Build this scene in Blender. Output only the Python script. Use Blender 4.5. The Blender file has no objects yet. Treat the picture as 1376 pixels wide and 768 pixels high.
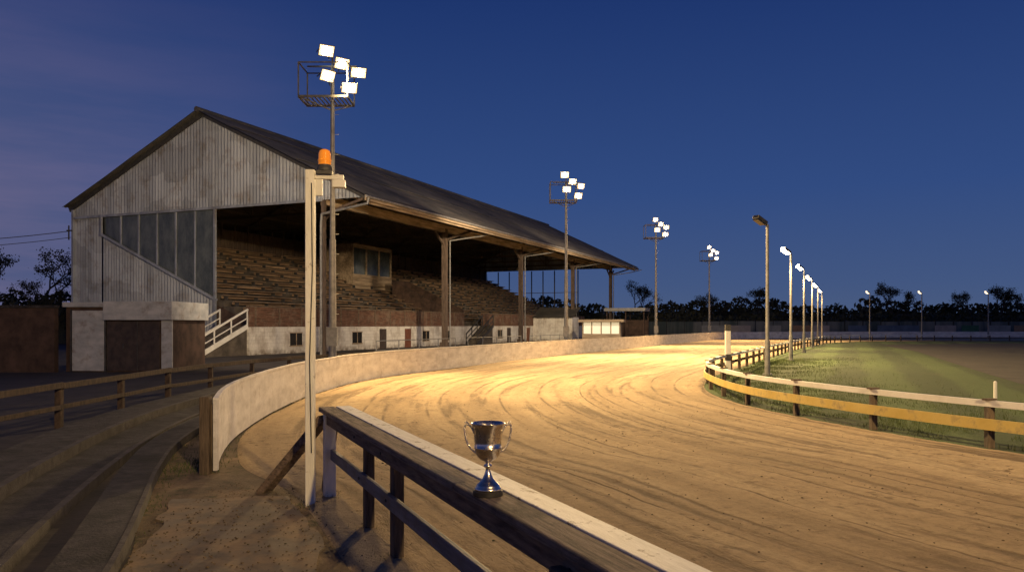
import bpy, bmesh, math, random
from mathutils import Vector, Matrix, noise as mnoise
random.seed(7)
scene = bpy.context.scene
COL = scene.collection

# ------------------------------------------------------------------ helpers
class MB:
    def __init__(s): s.v=[]; s.f=[]; s.uv=None
    def quad(s,a,b,c,d):
        n=len(s.v); s.v+= [tuple(a),tuple(b),tuple(c),tuple(d)]; s.f.append((n,n+1,n+2,n+3))
    def tri(s,a,b,c):
        n=len(s.v); s.v+= [tuple(a),tuple(b),tuple(c)]; s.f.append((n,n+1,n+2))
    def box(s,x0,x1,y0,y1,z0,z1):
        n=len(s.v)
        s.v+=[(x0,y0,z0),(x1,y0,z0),(x1,y1,z0),(x0,y1,z0),(x0,y0,z1),(x1,y0,z1),(x1,y1,z1),(x0,y1,z1)]
        for f in ((0,3,2,1),(4,5,6,7),(0,1,5,4),(1,2,6,5),(2,3,7,6),(3,0,4,7)):
            s.f.append(tuple(n+i for i in f))
    def beam(s,a,b,w,h,up=(0,0,1)):
        a=Vector(a); b=Vector(b); d=(b-a).normalized(); up=Vector(up)
        if abs(d.dot(up))>.98: up=Vector((0,1,0)) if abs(d.y)<.9 else Vector((1,0,0))
        x=d.cross(up).normalized(); y=x.cross(d).normalized()
        n=len(s.v)
        for p in (a,b):
            for sx,sy in ((-1,-1),(1,-1),(1,1),(-1,1)):
                s.v.append(tuple(p+x*sx*w/2+y*sy*h/2))
        for f in ((0,1,2,3),(7,6,5,4),(0,4,5,1),(1,5,6,2),(2,6,7,3),(3,7,4,0)):
            s.f.append(tuple(n+i for i in f))
    def cyl(s,a,b,r1,r2=None,k=10,caps=True):
        if r2 is None: r2=r1
        a=Vector(a); b=Vector(b); d=(b-a).normalized()
        up=Vector((0,0,1)) if abs(d.z)<.95 else Vector((1,0,0))
        x=d.cross(up).normalized(); y=x.cross(d)
        n=len(s.v)
        for p,r in ((a,r1),(b,r2)):
            for i in range(k):
                t=2*math.pi*i/k; s.v.append(tuple(p+x*math.cos(t)*r+y*math.sin(t)*r))
        for i in range(k):
            j=(i+1)%k; s.f.append((n+i,n+k+i,n+k+j,n+j))
        if caps:
            s.f.append(tuple(n+i for i in range(k))); s.f.append(tuple(n+k+i for i in reversed(range(k))))
    def tube(s,pts,r,k=8):
        for a,b in zip(pts[:-1],pts[1:]): s.cyl(a,b,r,r,k)
    def lathe(s,prof,k=32,c=(0,0,0)):
        n=len(s.v)
        for r,z in prof:
            for i in range(k):
                t=2*math.pi*i/k; s.v.append((c[0]+r*math.cos(t),c[1]+r*math.sin(t),c[2]+z))
        for j in range(len(prof)-1):
            for i in range(k):
                i2=(i+1)%k; s.f.append((n+j*k+i,n+j*k+i2,n+(j+1)*k+i2,n+(j+1)*k+i))
    def obj(s,name,mat,parent=None,smooth=False,bevel=0,loc=None):
        me=bpy.data.meshes.new(name); me.from_pydata(s.v,[],s.f); me.update()
        o=bpy.data.objects.new(name,me); COL.objects.link(o)
        me.materials.append(mat)
        if s.uv:
            l=me.uv_layers.new(name="UVMap")
            for lp in me.loops: l.data[lp.index].uv=s.uv[lp.vertex_index]
        if smooth:
            for p in me.polygons: p.use_smooth=True
        if bevel:
            m=o.modifiers.new("b","BEVEL"); m.width=bevel; m.segments=2; m.limit_method='ANGLE'
        if parent: o.parent=parent
        if loc: o.location=loc
        return o

def empty(name,loc=(0,0,0),rz=0,parent=None):
    e=bpy.data.objects.new(name,None); COL.objects.link(e); e.location=loc; e.rotation_euler=(0,0,rz)
    e.empty_display_size=.2
    if parent: e.parent=parent
    return e

def catmull(P,step=.5):
    out=[]
    n=len(P)
    for i in range(n-1):
        p0=Vector(P[max(i-1,0)]);p1=Vector(P[i]);p2=Vector(P[i+1]);p3=Vector(P[min(i+2,n-1)])
        k=max(2,int((p2-p1).length/step))
        for j in range(k):
            t=j/k
            out.append(.5*((2*p1)+(-p0+p2)*t+(2*p0-5*p1+4*p2-p3)*t*t+(-p0+3*p1-3*p2+p3)*t**3))
    out.append(Vector(P[-1])); return out
def resample(pts,step):
    out=[pts[0].copy()]; acc=0
    for a,b in zip(pts[:-1],pts[1:]):
        L=(b-a).length; pos=0
        while L>1e-9 and acc+(L-pos)>=step:
            pos+=step-acc; out.append(a.lerp(b,pos/L)); acc=0
        acc+=L-pos
    return out
def normals2(pts):
    r=[]
    for i in range(len(pts)):
        a=pts[max(i-1,0)]; b=pts[min(i+1,len(pts)-1)]
        d=(b-a).normalized(); r.append(Vector((-d.y,d.x)))
    return r

# ------------------------------------------------------------------ materials
def newmat(name):
    m=bpy.data.materials.new(name); m.use_nodes=True
    nt=m.node_tree; b=nt.nodes["Principled BSDF"]; return m,nt,b
def N(nt,t,**k):
    n=nt.nodes.new(t)
    for a,v in k.items(): setattr(n,a,v)
    return n
def ramp(nt,fac,stops):
    r=N(nt,'ShaderNodeValToRGB'); e=r.color_ramp.elements
    while len(e)<len(stops): e.new(.5)
    for i,(p,c) in enumerate(stops):
        e[i].position=p; e[i].color=(*c,1) if len(c)==3 else c
    nt.links.new(fac,r.inputs[0]); return r.outputs[0]
def noise(nt,scale,detail=6,rough=.6,vec=None,sc3=None,coord='Object'):
    if vec is None:
        tc=N(nt,'ShaderNodeTexCoord'); vec=tc.outputs[coord]
    if sc3:
        mp=N(nt,'ShaderNodeMapping'); mp.inputs['Scale'].default_value=sc3; nt.links.new(vec,mp.inputs[0]); vec=mp.outputs[0]
    n=N(nt,'ShaderNodeTexNoise'); n.inputs['Scale'].default_value=scale; n.inputs['Detail'].default_value=detail
    n.inputs['Roughness'].default_value=rough; nt.links.new(vec,n.inputs['Vector']); return n.outputs[0]
def mix(nt,fac,a,b,mode='MIX'):
    m=N(nt,'ShaderNodeMix'); m.data_type='RGBA'; m.blend_type=mode
    for s,v in ((m.inputs[0],fac),(m.inputs[6],a),(m.inputs[7],b)):
        if hasattr(v,'is_output'): nt.links.new(v,s)
        elif isinstance(v,(int,float)): s.default_value=v
        else: s.default_value=(*v,1)
    return m.outputs[2]
def bump(nt,b,h,strength=.4,dist=.02):
    bp=N(nt,'ShaderNodeBump'); bp.inputs['Strength'].default_value=strength; bp.inputs['Distance'].default_value=dist
    nt.links.new(h,bp.inputs['Height']); nt.links.new(bp.outputs[0],b.inputs['Normal']); return bp
def simple(name,c1,c2,scale=3,rough=.7,bs=.3,bd=.01,metal=0,sc3=None,lo=.35,hi=.65,detail=5,dirt=None):
    m,nt,b=newmat(name)
    n=noise(nt,scale,detail,.65,sc3=sc3)
    c=ramp(nt,n,[(lo,c1),(hi,c2)])
    if dirt:
        d=noise(nt,dirt[0],6,.7); f=ramp(nt,d,[(dirt[2],(0,0,0)),(dirt[3],(1,1,1))])
        c=mix(nt,f,c,dirt[1])
    nt.links.new(c,b.inputs['Base Color'])
    b.inputs['Roughness'].default_value=rough; b.inputs['Metallic'].default_value=metal
    n2=noise(nt,scale*6,3,.6,sc3=sc3)
    bump(nt,b,n2,bs,bd)
    return m
def emis(name,c,s):
    m,nt,b=newmat(name); b.inputs['Base Color'].default_value=(.8,.8,.8,1)
    b.inputs['Emission Color'].default_value=(*c,1); b.inputs['Emission Strength'].default_value=s; return m

M_galv=simple("galvanised_steel",(.18,.18,.185),(.30,.295,.29),4,.55,.1,metal=.3)
M_cage=simple("painted_steel_frame",(.08,.08,.08),(.17,.16,.14),5,.6,.1)
M_dark=simple("dark_steel",(.03,.03,.035),(.07,.065,.06),5,.6)
M_wood_dark=simple("weathered_wood_dark",(.06,.042,.03),(.24,.17,.12),3,.85,.6,.01,sc3=(1,8,8))
M_wood_v=simple("post_wood",(.045,.032,.023),(.15,.11,.075),3,.85,.6,.01,sc3=(9,9,1))
M_wood_grey=simple("weathered_wood_grey",(.08,.06,.045),(.42,.33,.25),4,.85,.9,.014,sc3=(.7,14,14),lo=.3,hi=.7,dirt=(2.5,(.045,.036,.025),.52,.72))
M_paint_wood=simple("flaking_white_paint",(.62,.6,.55),(.78,.76,.71),5,.6,.5,.006,sc3=(1,6,6),dirt=(9,(.16,.12,.09),.57,.66))
M_post_paint=simple("white_post_paint",(.66,.64,.58),(.82,.8,.74),2,.6,.5,.006,sc3=(5,5,1.2),dirt=(6,(.2,.13,.08),.6,.7))
M_fence=simple("white_fence_paint",(.54,.52,.50),(.8,.78,.75),1.2,.7,.3,.01,sc3=(1,1,3),dirt=(2.5,(.3,.25,.21),.56,.85))
M_rail_white=simple("rail_white",(.68,.66,.6),(.82,.8,.75),2,.5,.1)
M_yellow=simple("rail_yellow",(.5,.36,.09),(.62,.47,.15),2,.6,.2,dirt=(4,(.26,.2,.1),.52,.72))
M_fascia=simple("fascia_timber",(.2,.15,.1),(.48,.37,.26),1.5,.8,.3,sc3=(.4,4,4))
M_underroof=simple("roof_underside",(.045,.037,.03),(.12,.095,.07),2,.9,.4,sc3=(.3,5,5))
M_brown=simple("parapet_brown",(.07,.034,.022),(.19,.098,.062),2.5,.85,.5,sc3=(.6,3,6),dirt=(1.5,(.22,.165,.12),.48,.72))
M_post=simple("stand_post_paint",(.06,.042,.034),(.14,.10,.075),2.5,.8,.3,sc3=(3,3,.6))
M_seat=simple("bench_wood",(.14,.09,.055),(.38,.26,.16),1.5,.75,.3,sc3=(.5,5,5))
M_step=simple("tier_concrete",(.055,.046,.038),(.13,.108,.087),1.5,.9,.3)
M_asphalt=simple("yard_asphalt",(.014,.012,.013),(.042,.035,.035),1.2,.85,.7,.015,dirt=(.8,(.07,.052,.042),.52,.78))
M_kerb=simple("kerb_concrete",(.022,.02,.021),(.07,.063,.062),5,.92,.9,.015,dirt=(1.3,(.014,.013,.012),.48,.68),detail=9)
M_nose=simple("kerb_nosing_concrete",(.045,.04,.038),(.12,.105,.097),6,.9,.9,.012,dirt=(3,(.03,.026,.022),.5,.7),detail=9)
M_concrete=simple("slab_concrete",(.085,.07,.056),(.17,.14,.11),1.6,.9,.6,.012,dirt=(1.7,(.22,.155,.095),.45,.62))
M_brick=simple("wall_render_brown",(.035,.022,.017),(.1,.06,.045),1.5,.9,.4)
M_trunk=simple("bark",(.02,.017,.014),(.05,.04,.033),3,.9,.6,sc3=(3,3,.6))
M_black=simple("black_plinth",(.012,.011,.010),(.03,.026,.022),10,.5,.05)
M_doorw=simple("door_paint_pale",(.32,.34,.37),(.5,.51,.53),1.5,.6,.2,sc3=(1,1,2),dirt=(2,(.2,.16,.13),.52,.75))
M_doorb=simple("door_paint_dark",(.03,.022,.02),(.07,.05,.04),3,.6,.2)
M_perim=simple("perimeter_panels",(.06,.08,.07),(.2,.2,.17),.25,.8,.2,lo=.42,hi=.58,sc3=(1,1,.1))

def wallmat():
    m,nt,b=newmat("painted_blockwork")
    tc=N(nt,'ShaderNodeTexCoord'); mp=N(nt,'ShaderNodeMapping'); mp.inputs['Rotation'].default_value=(math.pi/2,0,0)
    nt.links.new(tc.outputs['Object'],mp.inputs[0])
    br=N(nt,'ShaderNodeTexBrick'); br.inputs['Scale'].default_value=1; br.inputs['Brick Width'].default_value=.6; br.inputs['Row Height'].default_value=.25
    br.inputs['Mortar Size'].default_value=.01; br.inputs['Color1'].default_value=(.66,.63,.58,1); br.inputs['Color2'].default_value=(.78,.75,.69,1); br.inputs['Mortar'].default_value=(.55,.52,.48,1)
    nt.links.new(mp.outputs[0],br.inputs['Vector'])
    d=noise(nt,.9,8,.72,sc3=(1,1,.6)); f=ramp(nt,d,[(.46,(0,0,0)),(.72,(1,1,1))])
    c=mix(nt,f,br.outputs[0],(.28,.22,.17))
    sp=N(nt,'ShaderNodeSeparateXYZ'); nt.links.new(tc.outputs['Object'],sp.inputs[0])
    gr=ramp(nt,sp.outputs[2],[(.0,(1,)*3),(.45,(0,)*3)])
    gm=mix(nt,1.0,gr,ramp(nt,noise(nt,2.5,6,.7),[(.35,(0,)*3),(.6,(1,)*3)]),'MULTIPLY')
    c=mix(nt,gm,c,(.13,.1,.07))
    nt.links.new(c,b.inputs['Base Color'])
    b.inputs['Roughness'].default_value=.85; bump(nt,b,br.outputs[1],-.4,.01); return m
M_wall=wallmat()
def cladmat(name,ca,cb,rust,axis_s=(1,1,.12)):
    m,nt,b=newmat(name)
    n=noise(nt,1.2,8,.65,sc3=axis_s); c=ramp(nt,n,[(.3,ca),(.7,cb)])
    n2=noise(nt,.7,8,.75); f=ramp(nt,n2,[(.5,(0,0,0)),(.72,(1,1,1))]); c=mix(nt,f,c,rust)
    v=N(nt,'ShaderNodeTexVoronoi'); v.distance='CHEBYCHEV'; v.inputs['Scale'].default_value=.55
    tc=N(nt,'ShaderNodeTexCoord'); nt.links.new(tc.outputs['Object'],v.inputs['Vector'])
    bw=N(nt,'ShaderNodeRGBToBW'); nt.links.new(v.outputs['Color'],bw.inputs[0])
    g=ramp(nt,bw.outputs[0],[(.2,(.8,.8,.8)),(.8,(1.08,1.08,1.08))])
    c=mix(nt,1.0,c,g,'MULTIPLY')
    nt.links.new(c,b.inputs['Base Color']); b.inputs['Roughness'].default_value=.65
    return m
M_clad=cladmat("corrugated_cladding",(.19,.21,.26),(.39,.415,.47),(.15,.12,.10))
M_roof=cladmat("corrugated_roof",(.042,.042,.044),(.12,.112,.105),(.15,.12,.093),(.25,.25,1))

m,nt,b=newmat("dirty_glass"); c=ramp(nt,noise(nt,.8,7,.7,sc3=(1,1,.5)),[(.35,(.035,.045,.045)),(.7,(.14,.155,.14))]); nt.links.new(c,b.inputs['Base Color'])
b.inputs['Roughness'].default_value=.18; M_glass=m
m,nt,b=newmat("window_dark"); b.inputs['Base Color'].default_value=(.012,.012,.014,1); b.inputs['Roughness'].default_value=.15
bump(nt,b,noise(nt,1.5,2),.05,.02); M_win=m
m,nt,b=newmat("tarnished_silver"); c=ramp(nt,noise(nt,14,7,.7),[(.35,(.64,.56,.46)),(.6,(.84,.77,.67)),(.8,(.38,.31,.23))]); nt.links.new(c,b.inputs['Base Color'])
b.inputs['Metallic'].default_value=1; r=ramp(nt,noise(nt,22,5),[(.3,(.13,)*3),(.7,(.32,)*3)]); nt.links.new(r,b.inputs['Roughness']); bump(nt,b,noise(nt,30,3),.08,.002); M_silver=m
m,nt,b=newmat("amber_lens"); b.inputs['Base Color'].default_value=(.85,.28,.02,1); b.inputs['Roughness'].default_value=.15
b.inputs['Emission Color'].default_value=(1,.33,.03,1); b.inputs['Emission Strength'].default_value=.25
w=N(nt,'ShaderNodeTexWave'); w.bands_direction='Z'; w.inputs['Scale'].default_value=28; tc=N(nt,'ShaderNodeTexCoord'); nt.links.new(tc.outputs['Object'],w.inputs[0]); bump(nt,b,w.outputs[1],.4,.004); M_amber=m

def sandmat():
    m,nt,b=newmat("track_sand")
    uv=N(nt,'ShaderNodeUVMap').outputs[0]
    st=noise(nt,1.0,6,.65,vec=uv,sc3=(1.0,.07,1)) 
    st2=noise(nt,1.0,7,.8,vec=uv,sc3=(2.4,.34,1))
    big=noise(nt,.22,4,.6); fine=noise(nt,11,7,.8); med=noise(nt,1.9,7,.78)
    c=ramp(nt,st,[(.3,(.28,.20,.115)),(.5,(.42,.305,.18)),(.68,(.52,.395,.24))])
    c=mix(nt,ramp(nt,st2,[(.555,(0,)*3),(.63,(.7,)*3)]),c,(.21,.142,.082))
    c=mix(nt,ramp(nt,med,[(.56,(0,)*3),(.66,(.75,)*3)]),c,(.225,.152,.088))
    r1=noise(nt,1.0,3,.45,vec=uv,sc3=(.5,.014,1)); rl_=ramp(nt,r1,[(.385,(0,)*3),(.40,(1,)*3),(.415,(0,)*3),(.455,(0,)*3),(.467,(1,)*3),(.479,(0,)*3),(.508,(0,)*3),(.52,(1,)*3),(.532,(0,)*3),(.575,(0,)*3),(.59,(1,)*3),(.605,(0,)*3)])
    rm=ramp(nt,noise(nt,1.0,6,.78,vec=uv,sc3=(1.3,.25,1)),[(.42,(0,)*3),(.54,(.9,)*3)])
    rut=mix(nt,1.0,rl_,rm,'MULTIPLY')
    c=mix(nt,rut,c,(.15,.10,.058))
    vo=N(nt,'ShaderNodeTexVoronoi'); vo.inputs['Scale'].default_value=4.2; tc=N(nt,'ShaderNodeTexCoord')
    dn=N(nt,'ShaderNodeTexNoise'); dn.inputs['Scale'].default_value=6; dn.inputs['Detail'].default_value=3; nt.links.new(tc.outputs['Object'],dn.inputs['Vector'])
    dv=N(nt,'ShaderNodeVectorMath',operation='MULTIPLY_ADD'); nt.links.new(dn.outputs['Color'],dv.inputs[0]); dv.inputs[1].default_value=(.35,.35,.35); nt.links.new(tc.outputs['Object'],dv.inputs[2])
    nt.links.new(dv.outputs[0],vo.inputs['Vector'])
    cl=ramp(nt,vo.outputs['Distance'],[(.12,(1,)*3),(.3,(0,)*3)])
    msk=ramp(nt,noise(nt,1.0,6,.72,vec=uv,sc3=(.5,.12,1)),[(.46,(0,)*3),(.58,(.9,)*3)])
    cm=mix(nt,1.0,cl,msk,'MULTIPLY')
    c=mix(nt,cm,c,(.175,.118,.068))
    c=mix(nt,1.0,c,ramp(nt,big,[(.3,(.8,)*3),(.7,(1.1,)*3)]),'MULTIPLY')
    c=mix(nt,1.0,c,ramp(nt,fine,[(.3,(.7,)*3),(.58,(1.07,)*3)]),'MULTIPLY')
    nt.links.new(c,b.inputs['Base Color']); b.inputs['Roughness'].default_value=.95
    h=mix(nt,.55,st2,med); h=mix(nt,.5,h,fine); h=mix(nt,.35,h,cm,'SUBTRACT'); h=mix(nt,.6,h,rut,'SUBTRACT')
    bump(nt,b,h,.9,.075); return m
M_sand=sandmat()
def vergemat():
    m,nt,b=newmat("verge_dirt")
    n=noise(nt,1.3,8,.7); c=ramp(nt,n,[(.3,(.05,.037,.025)),(.5,(.14,.10,.062)),(.68,(.27,.19,.115))])
    g=ramp(nt,noise(nt,2.2,6,.7),[(.55,(0,)*3),(.66,(1,)*3)]); c=mix(nt,g,c,(.05,.05,.022))
    nt.links.new(c,b.inputs['Base Color']); b.inputs['Roughness'].default_value=.95
    bump(nt,b,noise(nt,8,7,.75),.8,.05); return m
M_verge=vergemat()
def grassmat():
    m,nt,b=newmat("grass_field")
    tc=N(nt,'ShaderNodeTexCoord'); mp=N(nt,'ShaderNodeMapping'); mp.inputs['Rotation'].default_value=(0,0,math.radians(22.9)); nt.links.new(tc.outputs['Object'],mp.inputs[0])
    w=N(nt,'ShaderNodeTexWave'); w.inputs['Scale'].default_value=.12; w.inputs['Distortion'].default_value=1.5; nt.links.new(mp.outputs[0],w.inputs[0])
    c=ramp(nt,w.outputs[1],[(.3,(.030,.055,.012)),(.7,(.056,.095,.022))])
    n=noise(nt,.6,7,.75); c=mix(nt,ramp(nt,n,[(.54,(0,)*3),(.76,(.7,)*3)]),c,(.085,.08,.03))
    n=noise(nt,12,6,.8); c=mix(nt,1.0,c,ramp(nt,n,[(.3,(.5,)*3),(.65,(1.3,)*3)]),'MULTIPLY')
    nt.links.new(c,b.inputs['Base Color']); b.inputs['Roughness'].default_value=.95; bump(nt,b,n,.8,.06); return m
M_grass=grassmat()
M_ground=simple("ground_earth",(.02,.022,.012),(.05,.045,.03),.4,.95,.5,.03)
M_patch=simple("bare_earth",(.014,.012,.011),(.035,.029,.025),.8,.95,.6,.04)
def leafmat(name,a,bb):
    m,nt,b=newmat(name); n=noise(nt,.5,5,.7); c=ramp(nt,n,[(.35,a),(.65,bb)]); nt.links.new(c,b.inputs['Base Color']); b.inputs['Roughness'].default_value=.8
    return m
M_leaf=leafmat("foliage",(.02,.025,.012),(.07,.065,.03))
M_blade=leafmat("grass_blades",(.04,.065,.014),(.09,.115,.035))
M_lampw=emis("floodlight_lamp",(1,.90,.68),90)
M_halo=emis("floodlight_painted_halo",(1,.66,.26),1.15)  # warm emissive surround of each lens, imitates the lamp's glow halo
M_lampd=emis("lamp_glow",(1,.84,.58),60)
M_lampfar=emis("lamp_glow_far",(1,.8,.55),2)
M_booth=emis("booth_lit_window",(1,.8,.45),.45)

WARM=(1,.67,.29)
STANDC=(1,.76,.47)
def spot(name,loc,target,p,parent,size=110,r=.3,col=WARM,blend=1):
    l=bpy.data.lights.new(name,'SPOT'); l.energy=p; l.color=col; l.shadow_soft_size=r; l.spot_size=math.radians(size); l.spot_blend=blend
    o=bpy.data.objects.new(name,l); COL.objects.link(o); o.location=loc
    o.rotation_euler=(Vector(target)-Vector(loc)).to_track_quat('-Z','Y').to_euler(); o.parent=parent; return o

# ------------------------------------------------------------------ world
w=bpy.data.worlds.new("World"); scene.world=w; w.use_nodes=True; nt=w.node_tree
bg=nt.nodes['Background']
tc=N(nt,'ShaderNodeTexCoord'); sp=N(nt,'ShaderNodeSeparateXYZ'); nt.links.new(tc.outputs['Generated'],sp.inputs[0])
base=ramp(nt,sp.outputs[2],[(0,(.072,.108,.210)),(.05,(.054,.094,.218)),(.16,(.031,.071,.218)),(.38,(.0125,.036,.152)),(1,(.004,.01,.05))])
left=N(nt,'ShaderNodeMath',operation='MULTIPLY_ADD'); nt.links.new(sp.outputs[0],left.inputs[0]); left.inputs[1].default_value=-1.5; left.inputs[2].default_value=-.25
lr=ramp(nt,left.outputs[0],[(0,(0,)*3),(.62,(1,)*3)])
hz=ramp(nt,sp.outputs[2],[(0,(1,)*3),(.15,(.8,)*3),(.42,(0,)*3)])
f=mix(nt,1.0,lr,hz,'MULTIPLY')
cl=noise(nt,2.2,5,.6,coord='Generated',sc3=(1,1,7)); clr=ramp(nt,cl,[(.38,(.085,.098,.205)),(.62,(.155,.135,.24))])
sky=mix(nt,f,base,clr)
nt.links.new(sky,bg.inputs[0]); bg.inputs[1].default_value=1.0

# ------------------------------------------------------------------ ground sheets
def sheet(name,pts,z,mat):
    bm=bmesh.new(); vs=[bm.verts.new((p[0],p[1],z)) for p in pts]; f=bm.faces.new(vs)
    f.normal_update()
    if f.normal.z<0: bmesh.ops.reverse_faces(bm,faces=[f])
    bmesh.ops.triangulate(bm,faces=bm.faces[:]); 
    me=bpy.data.meshes.new(name); bm.to_mesh(me); bm.free(); me.materials.append(mat)
    o=bpy.data.objects.new(name,me); COL.objects.link(o); return o
sheet("ground",[(-1500,-1500),(1500,-1500),(1500,1500),(-1500,1500)],0,M_ground)

pairs=[((6.2,-9),(22,-9)),((2.2,-1.0),(16,-1)),((.15,3.0),(11.6,5)),((-1.3,6.4),(9.0,9)),((-2.6,9.4),(7.9,12)),((-3.9,11.4),(7.2,13.6)),
((-5.0,14.9),(6.4,16)),((-5.45,18.8),(5.8,19.3)),((-5.6,23.3),(5.75,22.8)),((-5.0,28.9),(6.4,26.5)),((-2.9,35.3),(7.9,31)),((.8,45.5),(11.9,40)),((6.1,57.8),(16.8,51)),
((15.6,79.5),(24.2,67)),((25.4,101),(32.5,83)),((32.5,110),(38,91)),((42,114.5),(46,96)),((55,116),(57,98)),((72,115),(70,97)),((95,108),(88,91)),((120,92),(108,78))]
def cat_pairs(P,k=14):
    A=[];B=[]
    for lst,out in ((0,A),(1,B)):
        Q=[Vector(p[lst]) for p in P]; n=len(Q)
        for i in range(n-1):
            p0=Q[max(i-1,0)];p1=Q[i];p2=Q[i+1];p3=Q[min(i+2,n-1)]
            for j in range(k):
                t=j/k; out.append(.5*((2*p1)+(-p0+p2)*t+(2*p0-5*p1+4*p2-p3)*t*t+(-p0+3*p1-3*p2+p3)*t**3))
        out.append(Q[-1])
    return A,B
OUT,INN=cat_pairs(pairs,24)
tm=MB(); tm.uv=[]; NU=120; dist=0
for i,(a,b) in enumerate(zip(OUT,INN)):
    if i: dist+=(((a+b)-(OUT[i-1]+INN[i-1]))/2).length
    wd=(b-a).length
    for j in range(NU+1):
        u=j/NU; p=a.lerp(b,u)
        z=.045+.020*mnoise.noise(Vector((u*wd*1.6,dist*.14,0)))+.014*mnoise.noise(Vector((p.x*2.2,p.y*2.2,3)))+.009*mnoise.noise(Vector((p.x*6,p.y*6,8)))
        if j in(0,NU): z=.002
        tm.v.append((p.x,p.y,z)); tm.uv.append((u*11,dist))
R=NU+1
for i in range(len(OUT)-1):
    for j in range(NU):
        tm.f.append((i*R+j,i*R+j+1,(i+1)*R+j+1,(i+1)*R+j))
tm.obj("sand_track",M_sand,smooth=True)
sheet("infield_grass",[tuple(p) for p in INN],.012,M_grass)
sheet("dirt_patch",[(16,24),(20.7,36),(30,59),(36,78),(50,84),(75,84),(80,50),(40,20)],.02,M_patch)

yard=[(-60,-20),(5,-20)]+[tuple(p+Vector((.05,0))) for p in OUT if p.y<80]+[(-60,110)]
sheet("paved_yard",yard,.004,M_asphalt)
arc3=catmull([(-2.6,3.5),(-3.0,5.6),(-3.3,6.9),(-4.04,8.6),(-4.78,10.6),(-5.5,13),(-6.06,15.7),(-6.6,19)],.4)
verge=[(p.x,p.y) for p in arc3]+[(-6.2,24),(-5.4,24),(-5.3,19),(-4.9,15),(-3.8,11.5),(-2.3,9.3),(-1.1,6.3),(.3,3),(1.0,1)]+[(-1.5,1)]
sheet("dirt_verge",verge,.009,M_verge)
bm=bmesh.new()
outline=[(-2.85,5.0),(-1.3,4.8),(-1.45,6.0),(-1.75,7.3),(-2.05,8.0),(-2.6,9.2),(-3.9,9.0),(-3.55,8.0),(-3.2,6.8)]
oc=[]
for i in range(len(outline)):
    a=Vector(outline[i]); b_=Vector(outline[(i+1)%len(outline)])
    for k in range(7):
        q=a.lerp(b_,k/7); oc.append(q+Vector((mnoise.noise(Vector((q.x*3,q.y*3,1))),mnoise.noise(Vector((q.x*3,q.y*3,7)))))*.12)
top=[bm.verts.new((q.x,q.y,.028)) for q in oc]; bot=[bm.verts.new((q.x,q.y,0)) for q in oc]
bm.faces.new(top)
for i in range(len(oc)): j=(i+1)%len(oc); bm.faces.new((bot[i],bot[j],top[j],top[i]))
bmesh.ops.recalc_face_normals(bm,faces=bm.faces[:])
me=bpy.data.meshes.new("concrete_path"); bm.to_mesh(me); bm.free(); me.materials.append(M_concrete); COL.objects.link(bpy.data.objects.new("concrete_path",me))

def ribbon(name,pts,w,z0,z1,mat,off=0,parent=None):
    pts=resample(pts,.35)
    nn=normals2(pts); r=MB()
    for i,(p,n) in enumerate(zip(pts,nn)):
        a=p+n*(off+w/2); b=p+n*(off-w/2); dz=.008*mnoise.noise(Vector((p.x*1.2,p.y*1.2,0)))
        r.v+=[(a.x,a.y,z0),(a.x,a.y,z1+dz),(b.x,b.y,z1+dz),(b.x,b.y,z0)]
    for i in range(len(pts)-1):
        for k in range(3): r.f.append((i*4+k,i*4+k+1,i*4+4+k+1,i*4+4+k))
    r.f.append((0,1,2,3)); n=len(r.v); r.f.append((n-1,n-2,n-3,n-4))
    return r.obj(name,mat,parent)
TS=empty("terrace_steps")
arc1=catmull([(-3.9,3.2),(-4.5,5.2),(-5.3,7.6),(-6.16,10.5),(-6.9,13.5),(-7.4,16.6),(-7.65,20.2),(-7.7,24)],.3)
mid=catmull([(-2.7,4.0),(-3.45,6.4),(-4.2,8.5),(-4.92,10.5),(-5.66,13.0),(-6.25,16.4),(-6.55,20.5)],.3)
ribbon("upper_step",arc1,.78,0,.24,M_kerb,.40,TS)
ribbon("upper_nosing",arc1,.10,0,.252,M_nose,-.045,TS)
ribbon("middle_step",arc1,.62,0,.11,M_kerb,-.42,TS)
ribbon("middle_nosing",arc1,.08,0,.122,M_nose,-.775,TS)
ribbon("kerb",mid,.42,0,.13,M_kerb,0,TS)
ribbon("kerb_nosing",mid,.05,0,.138,M_nose,-.24,TS)

# ------------------------------------------------------------------ white track fence (outer)
fc=catmull([(-4.0,10.75),(-4.55,12.6),(-5.0,14.9),(-5.45,18.8),(-5.6,23.3),(-5.0,28.9),(-2.9,35.3),(.8,45.5),(6.1,57.8),(15.6,79.5),(25.4,101),(32.5,110),(42,114.5),(55,116),(72,115),(95,108),(120,92)],.4)
fence=empty("track_fence")
fp=resample(fc,2.4); fine=resample(fc,.6)
pan=MB(); posts=MB(); cap=MB()
nn=normals2(fp)
for i in range(len(fine)-1):
    p,q=fine[i],fine[i+1]; dz=.02*mnoise.noise(Vector((int(i/4)*7.3,0,0)))
    if i%4==3: q=q-(q-p).normalized()*.012
    pan.beam((p.x,p.y,.5+dz),(q.x,q.y,.5+dz),.03,.90)
    cap.beam((p.x,p.y,.985+dz),(q.x,q.y,.985+dz),.07,.05)
for q0,n in zip(fp,nn):
    q=q0+n*.07; posts.beam((q.x,q.y,0),(q.x,q.y,.93),.1,.1,up=(0,1,0))
pan.obj("panels",M_fence,fence); cap.obj("capping",M_fence,fence); posts.obj("posts",M_wood_v,fence)
e=MB(); e.beam((-4.1,10.66,0),(-4.1,10.66,1.04),.13,.13,up=(0,1,0)); e.obj("end_post",M_wood_v,fence,bevel=.01)
e=MB(); e.beam((-3.97,10.68,.05),(-3.97,10.68,1.0),.05,.09,up=(0,1,0)); e.obj("end_batten",M_fence,fence,bevel=.006)

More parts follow.
